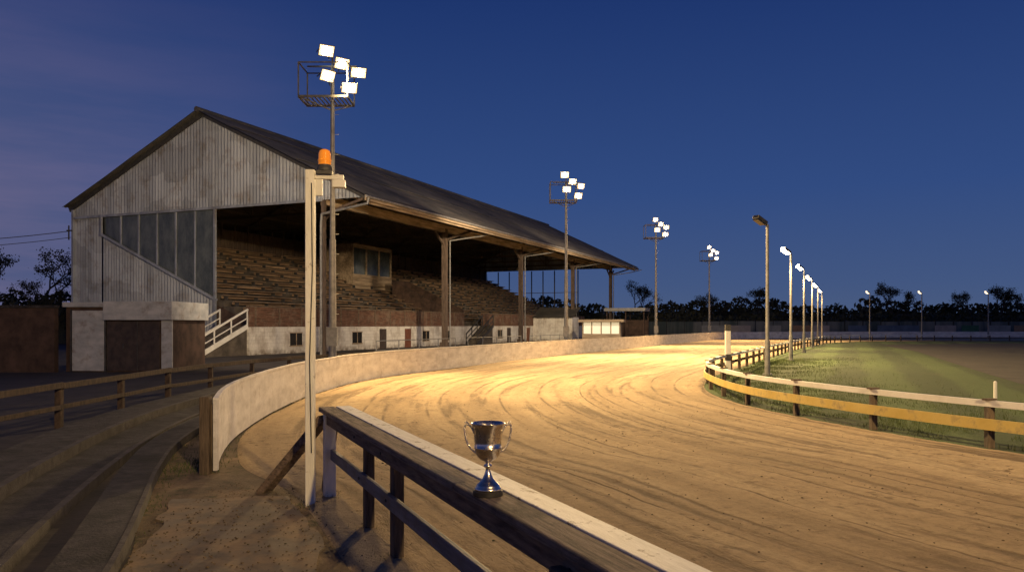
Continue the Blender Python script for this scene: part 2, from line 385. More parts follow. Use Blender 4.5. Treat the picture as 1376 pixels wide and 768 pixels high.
# ------------------------------------------------------------------ inner running rail
rail=empty("running_rail")
ric=catmull([(22.3,-9),(16.3,-1),(11.9,5),(9.3,9),(8.1,12),(7.4,13.6),(6.7,15.6),(6.05,18.2),(5.85,20),(5.95,22.8),(6.5,26.5),(8.1,31),(12.1,40),(17,51),(24.4,67),(32.7,83),(38.2,90.7),(46.1,95.7),(57,97.7),(70,96.7),(88,90.7),(108,77.7)],.4)
rp=resample(ric,.6)
t=MB(); y=MB(); br=MB()
nn=normals2(rp)
for i in range(len(rp)-1):
    a,b=rp[i],rp[i+1]
    t.beam((a.x,a.y,.73),(b.x,b.y,.73),.10,.10)
    n=nn[i]; n1=nn[i+1]; a2=a+n*.1; b2=b+n1*.1
    (y if a.y<31 else br).beam((a2.x,a2.y,.40),(b2.x,b2.y,.40),.035,.18 if a.y<31 else .12)
    if i%4==0:
        br.beam((a.x,a.y,0),(a.x,a.y,.67),.11,.11,up=(0,1,0))
        br.beam((a.x-n.x*.12,a.y-n.y*.12,.40),(a.x+n.x*.08,a.y+n.y*.08,.40),.07,.07)
        br.beam((a.x-n.x*.1,a.y-n.y*.1,.797),(a.x+n.x*.1,a.y+n.y*.1,.797),.12,.03)
t.obj("top_rail",M_rail_white,rail); y.obj("lower_board",M_yellow,rail); br.obj("posts",M_wood_v,rail)

# ------------------------------------------------------------------ foreground timber railing
RZ=math.atan2(-.920,.391)
rl=empty("timber_railing",(-2.07,9.3,0),RZ)
p=MB(); p.box(0,3.9,.015,.18,1.0,1.05); p.box(3.905,11.5,.015,.18,1.002,1.052); p.obj("white_plank",M_paint_wood,rl,bevel=.006)
p=MB(); p.box(-.05,4.8,-.18,.005,.99,1.045); p.box(4.806,11.5,-.178,.007,.994,1.047); p.obj("capping_plank",M_wood_grey,rl,bevel=.01)
p=MB(); p.box(.0,11.5,-.13,-.05,.86,.985); p.obj("bearer",M_wood_dark,rl,bevel=.01)
p=MB(); p.box(.1,11.5,.06,.12,.87,.995); p.obj("inner_bearer",M_wood_dark,rl,bevel=.01)
M_bluerail=simple("rail_blue_grey",(.09,.095,.11),(.2,.2,.22),3,.6,.4,sc3=(.5,6,6),dirt=(3,(.12,.085,.06),.5,.7))
p=MB(); p.box(.1,11.5,-.085,-.04,.46,.58); p.obj("lower_rail",M_bluerail,rl,bevel=.008)
p=MB()
for x,wd in ((1.72,.12),(2.78,.14),(6.25,.14),(9.4,.14)):
    p.box(x-wd/2,x+wd/2,-.036,.056,0,.985)
    if x==6.25: p.box(x-wd/2-.01,x+wd/2+.01,-.2,-.132,.15,.93)
p.obj("posts",M_wood_v,rl,bevel=.012)
p=MB(); p.box(.08,.2,-.15,-.02,0,.98); p.obj("end_post",M_post_paint,rl,bevel=.01)
p=MB(); p.beam((-.55,-.75,0.0),(.05,-.12,.93),.2,.09); p.beam((-.3,-.05,0.0),(.0,-.02,.8),.1,.08); p.obj("brace",M_wood_dark,rl,bevel=.01)
p=MB()
for x in (1.72,2.78,6.25): p.cyl((x,-.142,.92),(x,-.128,.92),.014,k=8); p.cyl((x,-.095,.52),(x,-.08,.52),.014,k=8)
p.obj("bolts",M_dark,rl)

# ------------------------------------------------------------------ trophy
tr=empty("trophy_cup",(-.135,4.46,1.047),math.radians(4))
p=MB(); p.lathe([(0,0),(.082,0),(.084,.004),(.084,.026),(.08,.031),(0,.031)],48); p.obj("plinth",M_black,tr,smooth=False)
prof=[(0,.031),(.074,.031),(.076,.035),(.074,.044),(.068,.048),(.067,.056),(.062,.062),(.054,.070),(.042,.082),(.030,.097),(.021,.115),(.015,.133),(.012,.148),(.013,.153),(.021,.158),(.024,.165),(.021,.172),(.013,.177),(.013,.184),(.022,.190),(.040,.200),(.056,.214),(.067,.232),(.073,.252),(.075,.262),(.0785,.264),(.0785,.270),(.0755,.272),(.076,.30),(.079,.34),(.084,.375),(.092,.396),(.0965,.402),(.0965,.406),(.091,.404),(.081,.378),(.074,.335),(.071,.27),(.062,.235),(.045,.212),(.02,.2),(0,.197)]
p=MB(); p.lathe(prof,56); o=p.obj("cup",M_silver,tr,smooth=True)
p=MB()
for sgn in (-1,1):
    c=catmull([(.076,.345),(.088,.372),(.104,.392),(.122,.396),(.130,.380),(.127,.35),(.120,.31),(.105,.275),(.086,.252),(.066,.238)],.006)
    p.tube([(sgn*q.x,0,q.y) for q in c],.0058,10)
    c=catmull([(.104,.392),(.112,.404),(.122,.410),(.129,.404)],.004); p.tube([(sgn*q.x,0,q.y) for q in c],.0045,8)
p.obj("handles",M_silver,tr,smooth=True)

# ------------------------------------------------------------------ beacon post
bp=empty("beacon_post",(-2.22,8.77,0),math.radians(6))
p=MB(); p.box(-.05,.05,-.05,.05,0,3.7); p.obj("post",M_post_paint,bp,bevel=.008)
p=MB(); p.box(.052,.36,-.03,.03,3.60,3.65); p.box(.06,.13,-.02,.02,3.42,3.60); p.obj("bracket",M_rail_white,bp,bevel=.004)
p=MB(); p.box(.07,.24,-.07,.07,3.652,3.69); p.lathe([(0,3.69),(.085,3.69),(.085,3.72),(.07,3.745),(.07,3.76),(0,3.76)],24,(.155,0,0)); p.obj("beacon_base",M_dark,bp)
p=MB(); p.lathe([(.07,3.76),(.07,3.80),(.074,3.805),(.074,3.815),(.068,3.82),(.066,3.88),(.055,3.915),(.03,3.93),(0,3.933)],28,(.155,0,0)); p.obj("beacon_lens",M_amber,bp,smooth=True)
p=MB(); p.box(.24,.38,-.05,.05,3.51,3.595); p.obj("junction_box",M_rail_white,bp,bevel=.006)
p=MB(); p.tube([(.02,-.056,3.55),(.03,-.058,2.6),(.0,-.058,1.6),(.02,-.058,.6)],.006,6); p.obj("conduit",M_dark,bp)

# ------------------------------------------------------------------ floodlight towers
def tower(x,y,tgt,pw,stand=None,top=10.4,lamps=5):
    e=empty("floodlight_tower",(x,y,0),0)
    p=MB(); p.cyl((0,0,0),(0,0,top*.5),.15,.12,14); p.cyl((0,0,top*.5),(0,0,top+1.3),.10,.07,12); p.cyl((0,0,0),(0,0,.25),.24,.22,14)
    z=2.4
    while z<top-.3: p.cyl((.1,0,z),(.24,0,z),.01,k=5); z+=.75
    p.box(-.2,.2,-.16,-.06,1.2,1.9)
    p.obj("mast",M_galv,e,smooth=False)
    p=MB(); X0,X1,Y0,Y1=-1.1,.7,-.7,.6; z0,z1=top,top+1.25
    for a in ((X0,Y0),(X1,Y0),(X1,Y1),(X0,Y1)): p.beam((*a,z0),(*a,z1),.045,.045,up=(0,1,0))
    cs=[(X0,Y0),(X1,Y0),(X1,Y1),(X0,Y1),(X0,Y0)]
    for a,b in zip(cs[:-1],cs[1:]):
        p.beam((*a,z0),(*b,z0),.05,.08)
        p.beam((*a,z1),(*b,z1),.04,.04)
    for k in range(13): xx=X0+(X1-X0)*k/12; p.beam((xx,Y0,z0-.02),(xx,Y1,z0-.02),.05,.02)
    p.beam((X0,Y0,z0),(0,0,z0-.35),.04,.04); p.beam((X1,Y1,z0),(0,0,z0-.35),.04,.04)
    p.beam((-.9,-.2,z1),(.95,-.2,z1),.05,.05); p.beam((0,0,z0+1.2),(0,0,z1+.45),.06,.06,up=(0,1,0))
    p.obj("cage",M_cage,e)
    hs=MB(); em=MB(); halo=MB()
    T=Vector(tgt)-Vector((x,y,0))
    L=[(-.12,-.45,top+1.75),(.42,-.3,top+1.32),(-.0,-.78,top+.72),(1.0,-.1,top+1.05),(.78,-.7,top+.3)][:lamps]
    for i,q in enumerate(L):
        q=Vector(q); d=(T+Vector((random.uniform(-9,9),random.uniform(-9,4),0))-q).normalized()
        d=(d+Vector((0,-.35,0))).normalized()
        r=d.cross(Vector((0,0,1))).normalized(); u=r.cross(d)
        n=len(hs.v)
        for (w_,h_,dd) in ((.14,.1,-.24),(.29,.215,0)):
            for sx,sy in ((-1,-1),(1,-1),(1,1),(-1,1)): hs.v.append(tuple(q+r*sx*w_+u*sy*h_+d*dd))
        for f in ((0,1,2,3),(0,4,5,1),(1,5,6,2),(2,6,7,3),(3,7,4,0)): hs.f.append(tuple(n+k for k in f))
        halo.beam(tuple(q-d*.01),tuple(q+d*.012),.54,.39)
        em.cyl(tuple(q+d*.014),tuple(q+d*.05),.155,.11,16)
        for sx in (-1,1): hs.beam(tuple(q+r*sx*.3+d*-.02),tuple(q+r*sx*.3-d*.2-u*.15),.02,.04)
        hs.beam(tuple(q-d*.2),(q.x*.6,q.y*.5,q.z-.25),.03,.03)
    hs.obj("lamp_housings",M_dark,e); em.obj("lamp_lenses",M_lampw,e,smooth=False); halo.obj("halo_surrounds",M_halo,e,bevel=.008)
    spot("flood_beam",(.4,-1.3,top+1.2),tuple(T),pw,e,125,.35)
    if stand:
        sx=Vector(stand[0])-Vector((x,y,0))
        spot("stand_fill",(-1.5,1.1,top+.3),tuple(sx),stand[1],e,stand[2],.3,STANDC)  # added spot with no fixture of its own, brightens the stand
    return e
tower(-6.76,30,(6,26,0),30000,((-15,62,4),14500,130))
tower(3.7,54.5,(12,40,0),50000,((-2,82,4),12500,130))
tower(14.0,77.5,(20,62,0),48000,((6,104,4),9000,130))
tower(26.0,105,(32,88,0),34000)
tower(9.5,-12.5,(4.5,12,0),56000)     # unseen tower added behind the photographer to light the foreground

# ------------------------------------------------------------------ infield lamp posts
dirv=Vector((.3896,.921)); nl=Vector((-.921,.3896))
def lamp(x,y,pw,h=6.0,mat=None,lit=True):
    e=empty("lamp_post",(x,y,0))
    p=MB(); p.cyl((0,0,0),(0,0,1.4),.11,.1,12); p.cyl((0,0,1.4),(0,0,h-.1),.075,.055,12); p.cyl((0,0,0),(0,0,.1),.18,.18,12)
    a=Vector((-.75,-.45,.0)).normalized()
    p.cyl((0,0,h-.15),(a.x*.25,a.y*.25,h),.035,.03,8); p.obj("post",M_galv,e)
    p=MB(); c=a*.4+Vector((0,0,h+.04)); d=Vector((a.x,a.y,.45)).normalized()
    p.beam(tuple(c-d*.28),tuple(c+d*.28),.3,.14); p.beam(tuple(c-d*.38),tuple(c-d*.28),.12,.1); p.obj("lamp_head",M_cage if lit else M_dark,e,bevel=.02)
    r=d.cross(Vector((0,0,1))).normalized(); u=r.cross(d)
    if u.z>0: u=-u
    q=c+u*.085
    p=MB(); p.beam(tuple(q-d*.2),tuple(q+d*.24),.26,.07,up=tuple(u)); p.beam(tuple(c+d*.285),tuple(c+d*.30),.22,.1)
    p.obj("lamp_lens",(mat or M_lampd) if lit else M_win,e)
    if lit and pw: spot("lamp_beam",tuple(q+u*.25),tuple(q+Vector((a.x*2.8,a.y*2.8,-6))),pw,e,160,.15)
for k in range(6):
    x=9.94+5.35*k; y_=31+12.65*k
    lamp(x,y_,5000 if k<4 else 3000,lit=(k!=0))
for x,y_ in ((44.7,99.5),(51.2,99.5),(59.8,100)): lamp(x,y_,0,mat=M_lampfar)

e=empty("distance_marker_post",(8.75,32.3,0))
p=MB(); p.box(-.1,.1,-.1,.1,0,.55); p.box(-.1,.1,-.1,.1,.8,1.75); p.obj("white_bands",M_rail_white,e,bevel=.01)
p=MB(); p.box(-.102,.102,-.102,.102,.551,.799); p.box(-.102,.102,-.102,.102,1.751,2.0); p.obj("black_bands",M_dark,e)
e=empty("marker_peg",(12.5,20.6,0)); p=MB(); p.cyl((0,0,0),(0,0,.52),.045,.04,12); p.lathe([(.04,.52),(.02,.545),(0,.55)],12); p.obj("peg",M_rail_white,e)

# ------------------------------------------------------------------ left wooden fence
wf=empty("wooden_fence")
wc=catmull([(-8.2,5),(-8.5,9.5),(-8.68,13.5),(-8.8,17),(-8.88,21.6),(-8.6,24.5),(-7.9,28.4),(-6.6,32),(-4.6,36.5)],.3)
wp=resample(wc,2.6); p=MB(); r=MB()
for i,q in enumerate(wp):
    p.beam((q.x,q.y,0),(q.x+random.uniform(-.02,.02),q.y,.88),.12,.12,up=(0,1,0))
    if i<len(wp)-1:
        b=wp[i+1]
        for z,hh in ((.82,.12),(.42,.09)): r.beam((q.x+.07,q.y,z),(b.x+.07,b.y,z+random.uniform(-.02,.02)),.05,hh)
M_wf=simple("dark_stained_timber",(.026,.017,.013),(.085,.055,.038),3,.85,.6,.01,sc3=(5,5,2))
p.obj("posts",M_wf,wf,bevel=.01); r.obj("rails",M_wf,wf,bevel=.008)

cb=empty("crowd_barrier"); p=MB()
a=Vector((-7.5,44)); 
for seg in range(3):
    s0=a+dirv*(seg*11.5); 
    for k in range(5):
        q=s0+dirv*k*2.4; p.cyl((q.x,q.y,0),(q.x,q.y,1.1),.03,k=6)
    q=s0+dirv*9.6
    for z in (.55,1.1): p.cyl((s0.x,s0.y,z),(q.x,q.y,z),.03,k=6)
p.obj("tubes",M_galv,cb)

# ------------------------------------------------------------------ GRANDSTAND (local x along track, y depth back, z up)
G=empty("grandstand",(-9.44,51,0),math.atan2(.921,.3896))
LEN=69.6; AP=13.5; BK=26.4
def rz(t): return 10.3+.489*t if t<=AP else 16.9-.455*(t-AP)
def corr(mb,x,t0,t1,fb,ft,step=.14,amp=.045):
    n0=len(mb.v); k=int((t1-t0)/step)
    for i in range(k+1):
        t=t0+(t1-t0)*i/k; d=x+(amp if i%2 else -amp)
        mb.v+=[(d,t,fb(t)),(d,t,max(ft(t),fb(t)))]
    for i in range(k): mb.f.append((n0+2*i,n0+2*i+1,n0+2*i+3,n0+2*i+2))
diag=lambda t:3.7+.456*(t-12.3) if t<23.4 else 10.2
for nm,x in (("near_gable",.1),("far_gable",LEN-.1)):
    p=MB(); corr(p,x,.3,BK,lambda t:10.2,lambda t:rz(t)-.05)
    corr(p,x,12.3,23.4,lambda t:0,diag); corr(p,x,23.4,BK,lambda t:0,lambda t:10.2)
    p.obj(nm,M_clad,G)
p=MB()
for x in (-.0,LEN):
    p.beam((x,-.35,rz(0)-.2),(x,AP,rz(AP)-.02),.12,.35); p.beam((x,AP,rz(AP)-.02),(x,BK+.4,rz(BK+.4)-.02),.12,.35)
p.obj("barge_boards",M_dark,G)
p=MB()
p.beam((.0,12.2,3.72),(.0,23.5,8.85),.16,.16); p.beam((0,3.3,10.18),(0,BK,10.18),.14,.18)
p.beam((0,12.35,0),(0,12.35,10.1),.16,.16,up=(0,1,0)); p.beam((0,23.4,8.7),(0,23.4,10.1),.14,.14,up=(0,1,0)); p.beam((0,BK,0),(0,BK,10.8),.2,.2,up=(0,1,0))
p.obj("gable_trim",M_clad,G)
for nm,x,gl in (("near_windscreen",.12,True),("far_windscreen",LEN-.12,False)):
    g=MB(); fr=MB(); k=6 if gl else 8; t0,t1=12.45,23.3
    if not gl: t0,t1=8.5,23.3
    for i in range(k):
        a=t0+(t1-t0)*i/k; b=t0+(t1-t0)*(i+1)/k
        za=max(diag(a),3.2) if a>12.3 else 3.2; zb=max(diag(b),3.2) if b>12.3 else 3.2
        if gl: g.quad((x+random.uniform(-.03,.03),a+.05,za+.1),(x+random.uniform(-.03,.03),b-.05,zb+.1),(x,b-.05,10.1),(x,a+.05,10.1))
        fr.beam((x,a,za),(x,a,10.1),.13,.13,up=(0,1,0))
        if not gl: fr.beam((x,a,6.8),(x,b,6.8),.08,.08)
    if gl: g.obj(nm+"_glass",M_glass,G)
    fr.obj(nm+"_frames",M_clad if gl else M_dark,G)
p=MB(); k=int(LEN/.3)
for i in range(k+1):
    s=LEN*i/k; d=BK+(.05 if i%2 else -.05); p.v+=[(s,d,0),(s,d,rz(BK)-.1)]
for i in range(k): p.f.append((2*i,2*i+1,2*i+3,2*i+2))
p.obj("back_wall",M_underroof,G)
p=MB(); k=int((LEN+1.2)/.16)
TT=[-.45,2.2,4.9,7.6,10.3,AP,16.5,19.5,22.5,BK+.5]
for i in range(k+1):
    s=-.6+(LEN+1.2)*i/k; dz=.04 if i%2 else -.02
    for j,t in enumerate(TT): 
        sag=.05*mnoise.noise(Vector((s*.12,t*.2,0)))
        p.v.append((s,t,rz(t)+.16+dz+sag))
R=len(TT)
for i in range(k):
    for j in range(R-1): p.f.append((i*R+j,(i+1)*R+j,(i+1)*R+j+1,i*R+j+1))
p.obj("roof_sheets",M_roof,G)
p=MB(); p.cyl((-.6,AP,rz(AP)+.18),(LEN+.6,AP,rz(AP)+.18),.2,k=8)
for t in (4.9,10.3): p.beam((-.6,t,rz(t)+.215),(LEN+.6,t,rz(t)+.215),.1,.03)
p.obj("ridge_cap",M_roof,G)
p=MB(); p.quad((0.15,-.3,rz(-.3)),(LEN-.15,-.3,rz(-.3)),(LEN-.15,AP,rz(AP)),(0.15,AP,rz(AP))); p.quad((.15,AP,rz(AP)),(LEN-.15,AP,rz(AP)),(LEN-.15,BK,rz(BK)),(.15,BK,rz(BK)))
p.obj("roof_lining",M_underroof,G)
p=MB()
t=1.0
while t<BK:
    if abs(t-AP)>.4: p.beam((.1,t,rz(t)-.12),(LEN-.1,t,rz(t)-.12),.1,.2)
    t+=1.6
POST=[.15+17.2*i for i in range(5)]
ns=8.6; s=.4
while s<LEN:
    zc=lambda t:rz(t)-.35
    p.beam((s,.2,zc(.2)),(s,AP,zc(AP)),.14,.22); p.beam((s,AP,zc(AP)),(s,BK-.2,zc(BK-.2)),.14,.22)
    p.beam((s,3.4,10.9),(s,BK-.3,10.9),.12,.2)
    tt=[3.4,6.7,10.1,AP,16.9,20.2,23.5]
    for i,t in enumerate(tt):
        p.beam((s,t,10.9),(s,t,zc(t)),.08,.08,up=(0,1,0))
        if i<len(tt)-1:
            if i<3: p.beam((s,t,zc(t)),(s,tt[i+1],10.9),.07,.07)
            else: p.beam((s,t,10.9),(s,tt[i+1],zc(tt[i+1])),.07,.07)
    s+=ns
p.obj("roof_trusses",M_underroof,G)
p=MB(); p.box(0-.5,LEN+.5,-.42,-.34,9.88,10.22); p.obj("fascia",M_fascia,G)
p=MB(); p.cyl((-.55,-.5,10.12),(LEN+.55,-.5,10.06),.09,k=8); p.obj("gutter",M_galv,G)
p=MB(); p.box(.2,LEN-.2,3.2,3.55,9.9,10.5); p.box(.2,LEN-.2,-.2,-.05,9.75,10.05); p.box(.2,LEN-.2,1.5,1.62,10.35,10.7); p.obj("eaves_beam",M_fascia,G)
p=MB()
for i,s in enumerate(POST):
    w_=.12 if i==0 else .2
    p.box(s-w_,s+w_,3.15,3.15+2*w_,0,10.2); 
    if i: p.box(s-.3,s+.3,3.08,3.68,0,.5)
    p.beam((s,3.4,9.2),(s,.2,10.1),.14,.16); 
    p.beam((s,3.4,8.8),(s+1.8,3.4,9.95),.14,.16)
    if s>1: p.beam((s,3.4,8.8),(s-1.8,3.4,9.95),.14,.16)
p.obj("posts",M_post,G)
p=MB(); p.tube([(-.3,-.5,10.05),(-.32,-.45,9.7),(-.3,3.1,9.2),(-.3,3.15,8.6),(-.3,3.15,0)],.08,8)
for s in POST[1:]: p.tube([(s+3,-.5,10.05),(s+1.5,.8,9.6),(s+.3,3.0,9.2),(s+.3,3.0,0)],.06,6)
p.tube([(-.3,3.6,9.8),(-.3,3.6,0)],.05,8)
p.obj("downpipes",M_galv,G)
p=MB(); p.box(-2.1,LEN,7.5,7.7,0,1.85); p.box(-2.1,-1.9,7.702,9.85,0,1.75); p.obj("front_wall",M_wall,G)
p=MB(); 
for a,b in ((-2.05,29.6),(33.9,52),(54,LEN)): p.box(a,b,7.55,7.68,1.852,3.15)
p.obj("parapet",M_brown,G)
p=MB()
for a,b in ((-2.1,29.6),(33.9,52),(54,LEN)): p.box(a,b,7.5,7.74,3.152,3.24)
s=-1.5
while s<LEN:
    if not(29.6<s<34 or 52<s<54): p.box(s,s+.1,7.49,7.548,1.9,3.15)
    s+=2.4
p.obj("parapet_capping",M_wood_dark,G)
win=MB(); fr=MB()
for s,wd in ((2.7,1.3),(10.3,1.3),(21.5,1.2),(25.6,1.2),(38.5,1.2),(44.5,1.3),(49.6,1.3),(57,1.3),(62,1.3)):
    win.box(s-wd/2,s+wd/2,7.47,7.498,.55,1.4)
    fr.box(s-wd/2-.06,s+wd/2+.06,7.44,7.495,.47,.545); fr.box(s-wd/2-.06,s+wd/2+.06,7.44,7.495,1.405,1.46); fr.box(s-.03,s+.03,7.45,7.468,.55,1.4)
win.obj("windows",M_win,G); fr.obj("window_frames",M_fascia,G)
p=MB()
for s in (14.1,41.0,52.9): p.box(s-.5,s+.5,7.45,7.497,0,1.65)
p.obj("doors",M_doorb,G)
M_doorr=simple("door_paint_brown",(.12,.04,.02),(.2,.07,.035),3,.6,.2)
p=MB()
for s in (18.2,47): p.box(s-.5,s+.5,7.45,7.497,0,1.65)
p.obj("store_doors",M_doorr,G)
p=MB(); seats=MB(); sup=MB()
p.box(-1.9,LEN-.3,7.72,8.9,1.6,1.9)
NR=14
aisles=[9,18.5,28.5,40,50,60]
for i in range(NR):
    t0=8.9+i*.98; z=1.9+.46*(i+1)
    p.box(.3,LEN-.3,t0,23.4 if i==NR-1 else t0+.979,z-.5,z)
    a=.6
    for b in aisles+[LEN-.4]:
        e_=b-.6
        if e_>a:
            L=a
            while L<e_-.2:
                L2=min(L+3.1,e_); dz=random.uniform(-.015,.015)
                if random.random()>.02:
                    seats.box(L,L2-.04,t0+.12,t0+.45,z+.30+dz,z+.35+dz)
                seats.box(L,L2-.04,t0+.47,t0+.50,z+.12,z+.30)
                sup.box(L+.2,L+.28,t0+.14,t0+.44,z,z+.28); L=L2
        a=b+.6
p.obj("seating_tiers",M_step,G); seats.obj("benches",M_seat,G); sup.obj("bench_supports",M_dark,G)
p=MB(); p.box(.3,LEN-.3,23.402,23.5,8.3,10.6)
s=.5
while s<LEN-1: p.box(s,s+.14,23.3,23.398,8.35,11.2); s+=1.7
p.obj("rear_screen",M_post,G)
p=MB(); p.quad((.28,8.9,0),(.28,23,0),(.28,23,7.9),(.28,8.9,1.9)); p.quad((LEN-.28,8.9,0),(LEN-.28,23,0),(LEN-.28,23,7.9),(LEN-.28,8.9,1.9)); p.obj("end_infill",M_brick,G)
p=MB()
for s in (26.9,30.2):
    n=len(p.v)
    for x in (s,s+.25):
        p.v+=[(x,8.0,1.9),(x,14.4,4.6),(x,14.4,6.5),(x,8.0,3.5)]
    for f in ((0,1,2,3),(7,6,5,4),(3,2,6,7),(0,3,7,4),(1,5,6,2)): p.f.append(tuple(n+i for i in f))
p.box(27.16,30.19,14.2,14.4,4.4,6.5)
p.obj("stairwell_walls",M_brick,G)
p=MB(); p.box(22.4,29.5,16.1,19.5,5.2,7.0); p.box(22.4,29.5,16.1,19.5,9.6,9.95)
for s in (22.4,24.75,27.1,29.4): p.box(s,s+.12,16.1,16.22,7.002,9.598)
p.box(22.4,22.52,16.3,19.5,7.002,9.598); p.box(29.38,29.5,16.3,19.5,7.002,9.598)
p.obj("commentary_box",M_fascia,G)
p=MB(); p.box(22.55,29.35,16.24,16.27,7.0,9.6); p.obj("commentary_glass",M_glass,G)
def stairs(nm,s0,run,t0,wd,rise,steps,matr):
    p=MB()
    for i in range(steps):
        p.box(s0+run*i/steps,s0+run,t0+.08,t0+wd-.08,rise*i/steps,rise*(i+1)/steps)
    p.obj(nm+"_treads",M_step,G)
    q=MB()
    for t in (t0,t0+wd):
        q.beam((s0-.2,t,.0),(s0+run,t,rise),.07,.3)
        q.beam((s0-.2,t,1.05),(s0+run,t,rise+1.1),.07,.12); q.beam((s0-.2,t,.55),(s0+run,t,rise+.55),.05,.06)
        for k in range(4):
            f=k/3; q.beam((s0-.15+(run+.1)*f,t,rise*f),(s0-.15+(run+.1)*f,t,rise*f+1.08),.07,.07,up=(0,1,0))
    q.obj(nm+"_handrails",matr,G)
stairs("end_stairs",-6.4,4.3,7.6,2.3,1.9,11,M_rail_white)
stairs("front_stairs",30.0,3.8,6.2,1.25,1.9,11,M_dark)

e=empty("overhead_cable"); p=MB(); A=Vector((-33.9,61.2,9.2)); B=Vector((-64,60,9.4))
pts=[A.lerp(B,i/20)+Vector((0,0,-1.1*4*(i/20)*(1-i/20))) for i in range(21)]
p.tube([tuple(q) for q in pts],.03,5); pts=[q+Vector((0,0,-.5)) for q in pts]; p.tube([tuple(q) for q in pts],.025,5)
p.beam((-33.7,61.0,9.2),(-34.1,61.0,9.2),.1,.1); p.beam((-34.0,61.1,8.5),(-34.0,61.1,9.6),.08,.08,up=(0,1,0)); p.obj("cable",M_dark,e)
e=empty("utility_pole",(-64,60,0)); p=MB(); p.cyl((0,0,0),(0,0,10.2),.16,.11,10); p.beam((-.8,0,9.5),(.8,0,9.5),.1,.1); p.obj("pole",M_trunk,e)

# ------------------------------------------------------------------ utility block at left
U=empty("utility_building",(-14.35,33.6,0),math.radians(-3))
p=MB(); p.box(-4.6,0,0,3.2,0,2.75); p.obj("walls",M_brick,U)
p=MB(); p.box(-2.85,.12,-.25,3.3,2.2,2.98); p.box(-.42,.05,-.08,-.004,0,2.198); p.obj("porch_frame",M_doorw,U,bevel=.01)
p=MB(); p.box(-4.7,-2.86,-.12,3.3,2.752,2.95); p.obj("roof_slab",M_doorw,U)
p=MB(); p.box(-4.3,-2.9,-.07,-.004,.05,2.6); p.obj("pale_door",M_doorw,U,bevel=.01)
p=MB(); p.box(-2.8,-.5,-.05,-.004,.05,2.15); p.obj("dark_door",M_doorb,U,bevel=.01)
p=MB(); p.box(-4.38,-4.32,-.09,-.004,0,2.65); p.box(-2.89,-2.82,-.09,-.004,0,2.19); p.box(-2.1,-2.04,-.09,-.051,1.0,1.2); p.box(-1.48,-1.45,-.07,-.051,.05,2.15); p.obj("door_frames",M_dark,U)
e=empty("boundary_wall",(-19.2,33.4,0),math.radians(-2)); p=MB(); p.box(-14,0,0,.3,0,2.7); p.obj("wall",M_brick,e)
p=MB(); p.box(-14.05,.02,-.05,.35,2.702,2.82); p.obj("coping",M_kerb,e)

# ------------------------------------------------------------------ kiosk and shelter near far end
K=empty("ticket_kiosk",(10.3,92,0),math.radians(-12))
p=MB(); p.box(-2.2,2.2,0,2.4,0,.95); 
for x in (-2.2,-1.15,-.05,1.05,2.08): p.box(x,x+.12,0,.12,.952,2.3)
p.box(-2.2,-2.08,.14,2.4,.952,2.3); p.box(2.08,2.2,.14,2.4,.952,2.3); p.obj("walls",M_fascia,K)
p=MB(); p.box(-2.05,2.05,.14,.17,.96,2.29); p.obj("windows",M_booth,K)
p=MB(); p.box(-2.6,2.6,-.5,2.7,2.302,2.6); p.obj("roof",M_fascia,K)
p=MB(); p.box(-2.1,2.1,2.3,2.38,.955,2.3); p.obj("rear_panel",M_brick,K)
K=empty("shelter",(14.2,100,0),math.radians(-20))
p=MB(); p.box(-2.6,2.6,-.4,3,3.7,4.1); p.obj("roof",M_galv,K)
p=MB()
for x in (-2.4,0,2.3): p.box(x,x+.12,0,.12,0,3.7); p.box(x,x+.12,2.8,2.92,0,3.7)
p.box(-2.3,2.3,2.7,2.78,0,2.6); p.obj("frame",M_brick,K)
K=empty("store_shed",(5.0,98,0),math.radians(-20))
p=MB(); p.box(-2.5,2.5,0,3,0,2.9); p.obj("walls",M_wall,K)
p=MB(); p.quad((-2.7,-.3,2.92),(2.7,-.3,2.92),(2.7,3.3,4.2),(-2.7,3.3,4.2)); p.quad((-2.7,-.3,2.88),(2.7,-.3,2.88),(2.7,3.3,4.16),(-2.7,3.3,4.16)); p.obj("roof",M_roof,K)

P=empty("perimeter_fence"); p=MB(); q=MB(); x=-10
while x<170:
    hgt=2.5+.12*random.random(); yy=134-.0006*(x-40)**2
    p.box(x,x+2.9,yy,yy+.06,.1,hgt); q.box(x-.08,x+.0,yy-.05,yy+.1,0,hgt+.2); x+=3
p.obj("panels",M_perim,P); q.obj("posts",M_kerb,P)
P=empty("advertising_hoarding")
cols=[(.45,.38,.32),(.06,.16,.08),(.35,.34,.3),(.12,.16,.22),(.36,.22,.12)]
for i in range(22):
    c=random.choice(cols); mm=bpy.data.materials.get("hoarding%s"%str(c)) or simple("hoarding%s"%str(c),tuple(v*.7 for v in c),c,1,.7)
    x=30+i*4.6+random.uniform(0,1.5); p=MB(); p.box(x,x+random.uniform(2.2,3.8),128.0,128.1,.35,1.9); p.box(x+.2,x+.3,128.12,128.2,0,1.7); p.obj("board",mm,P)

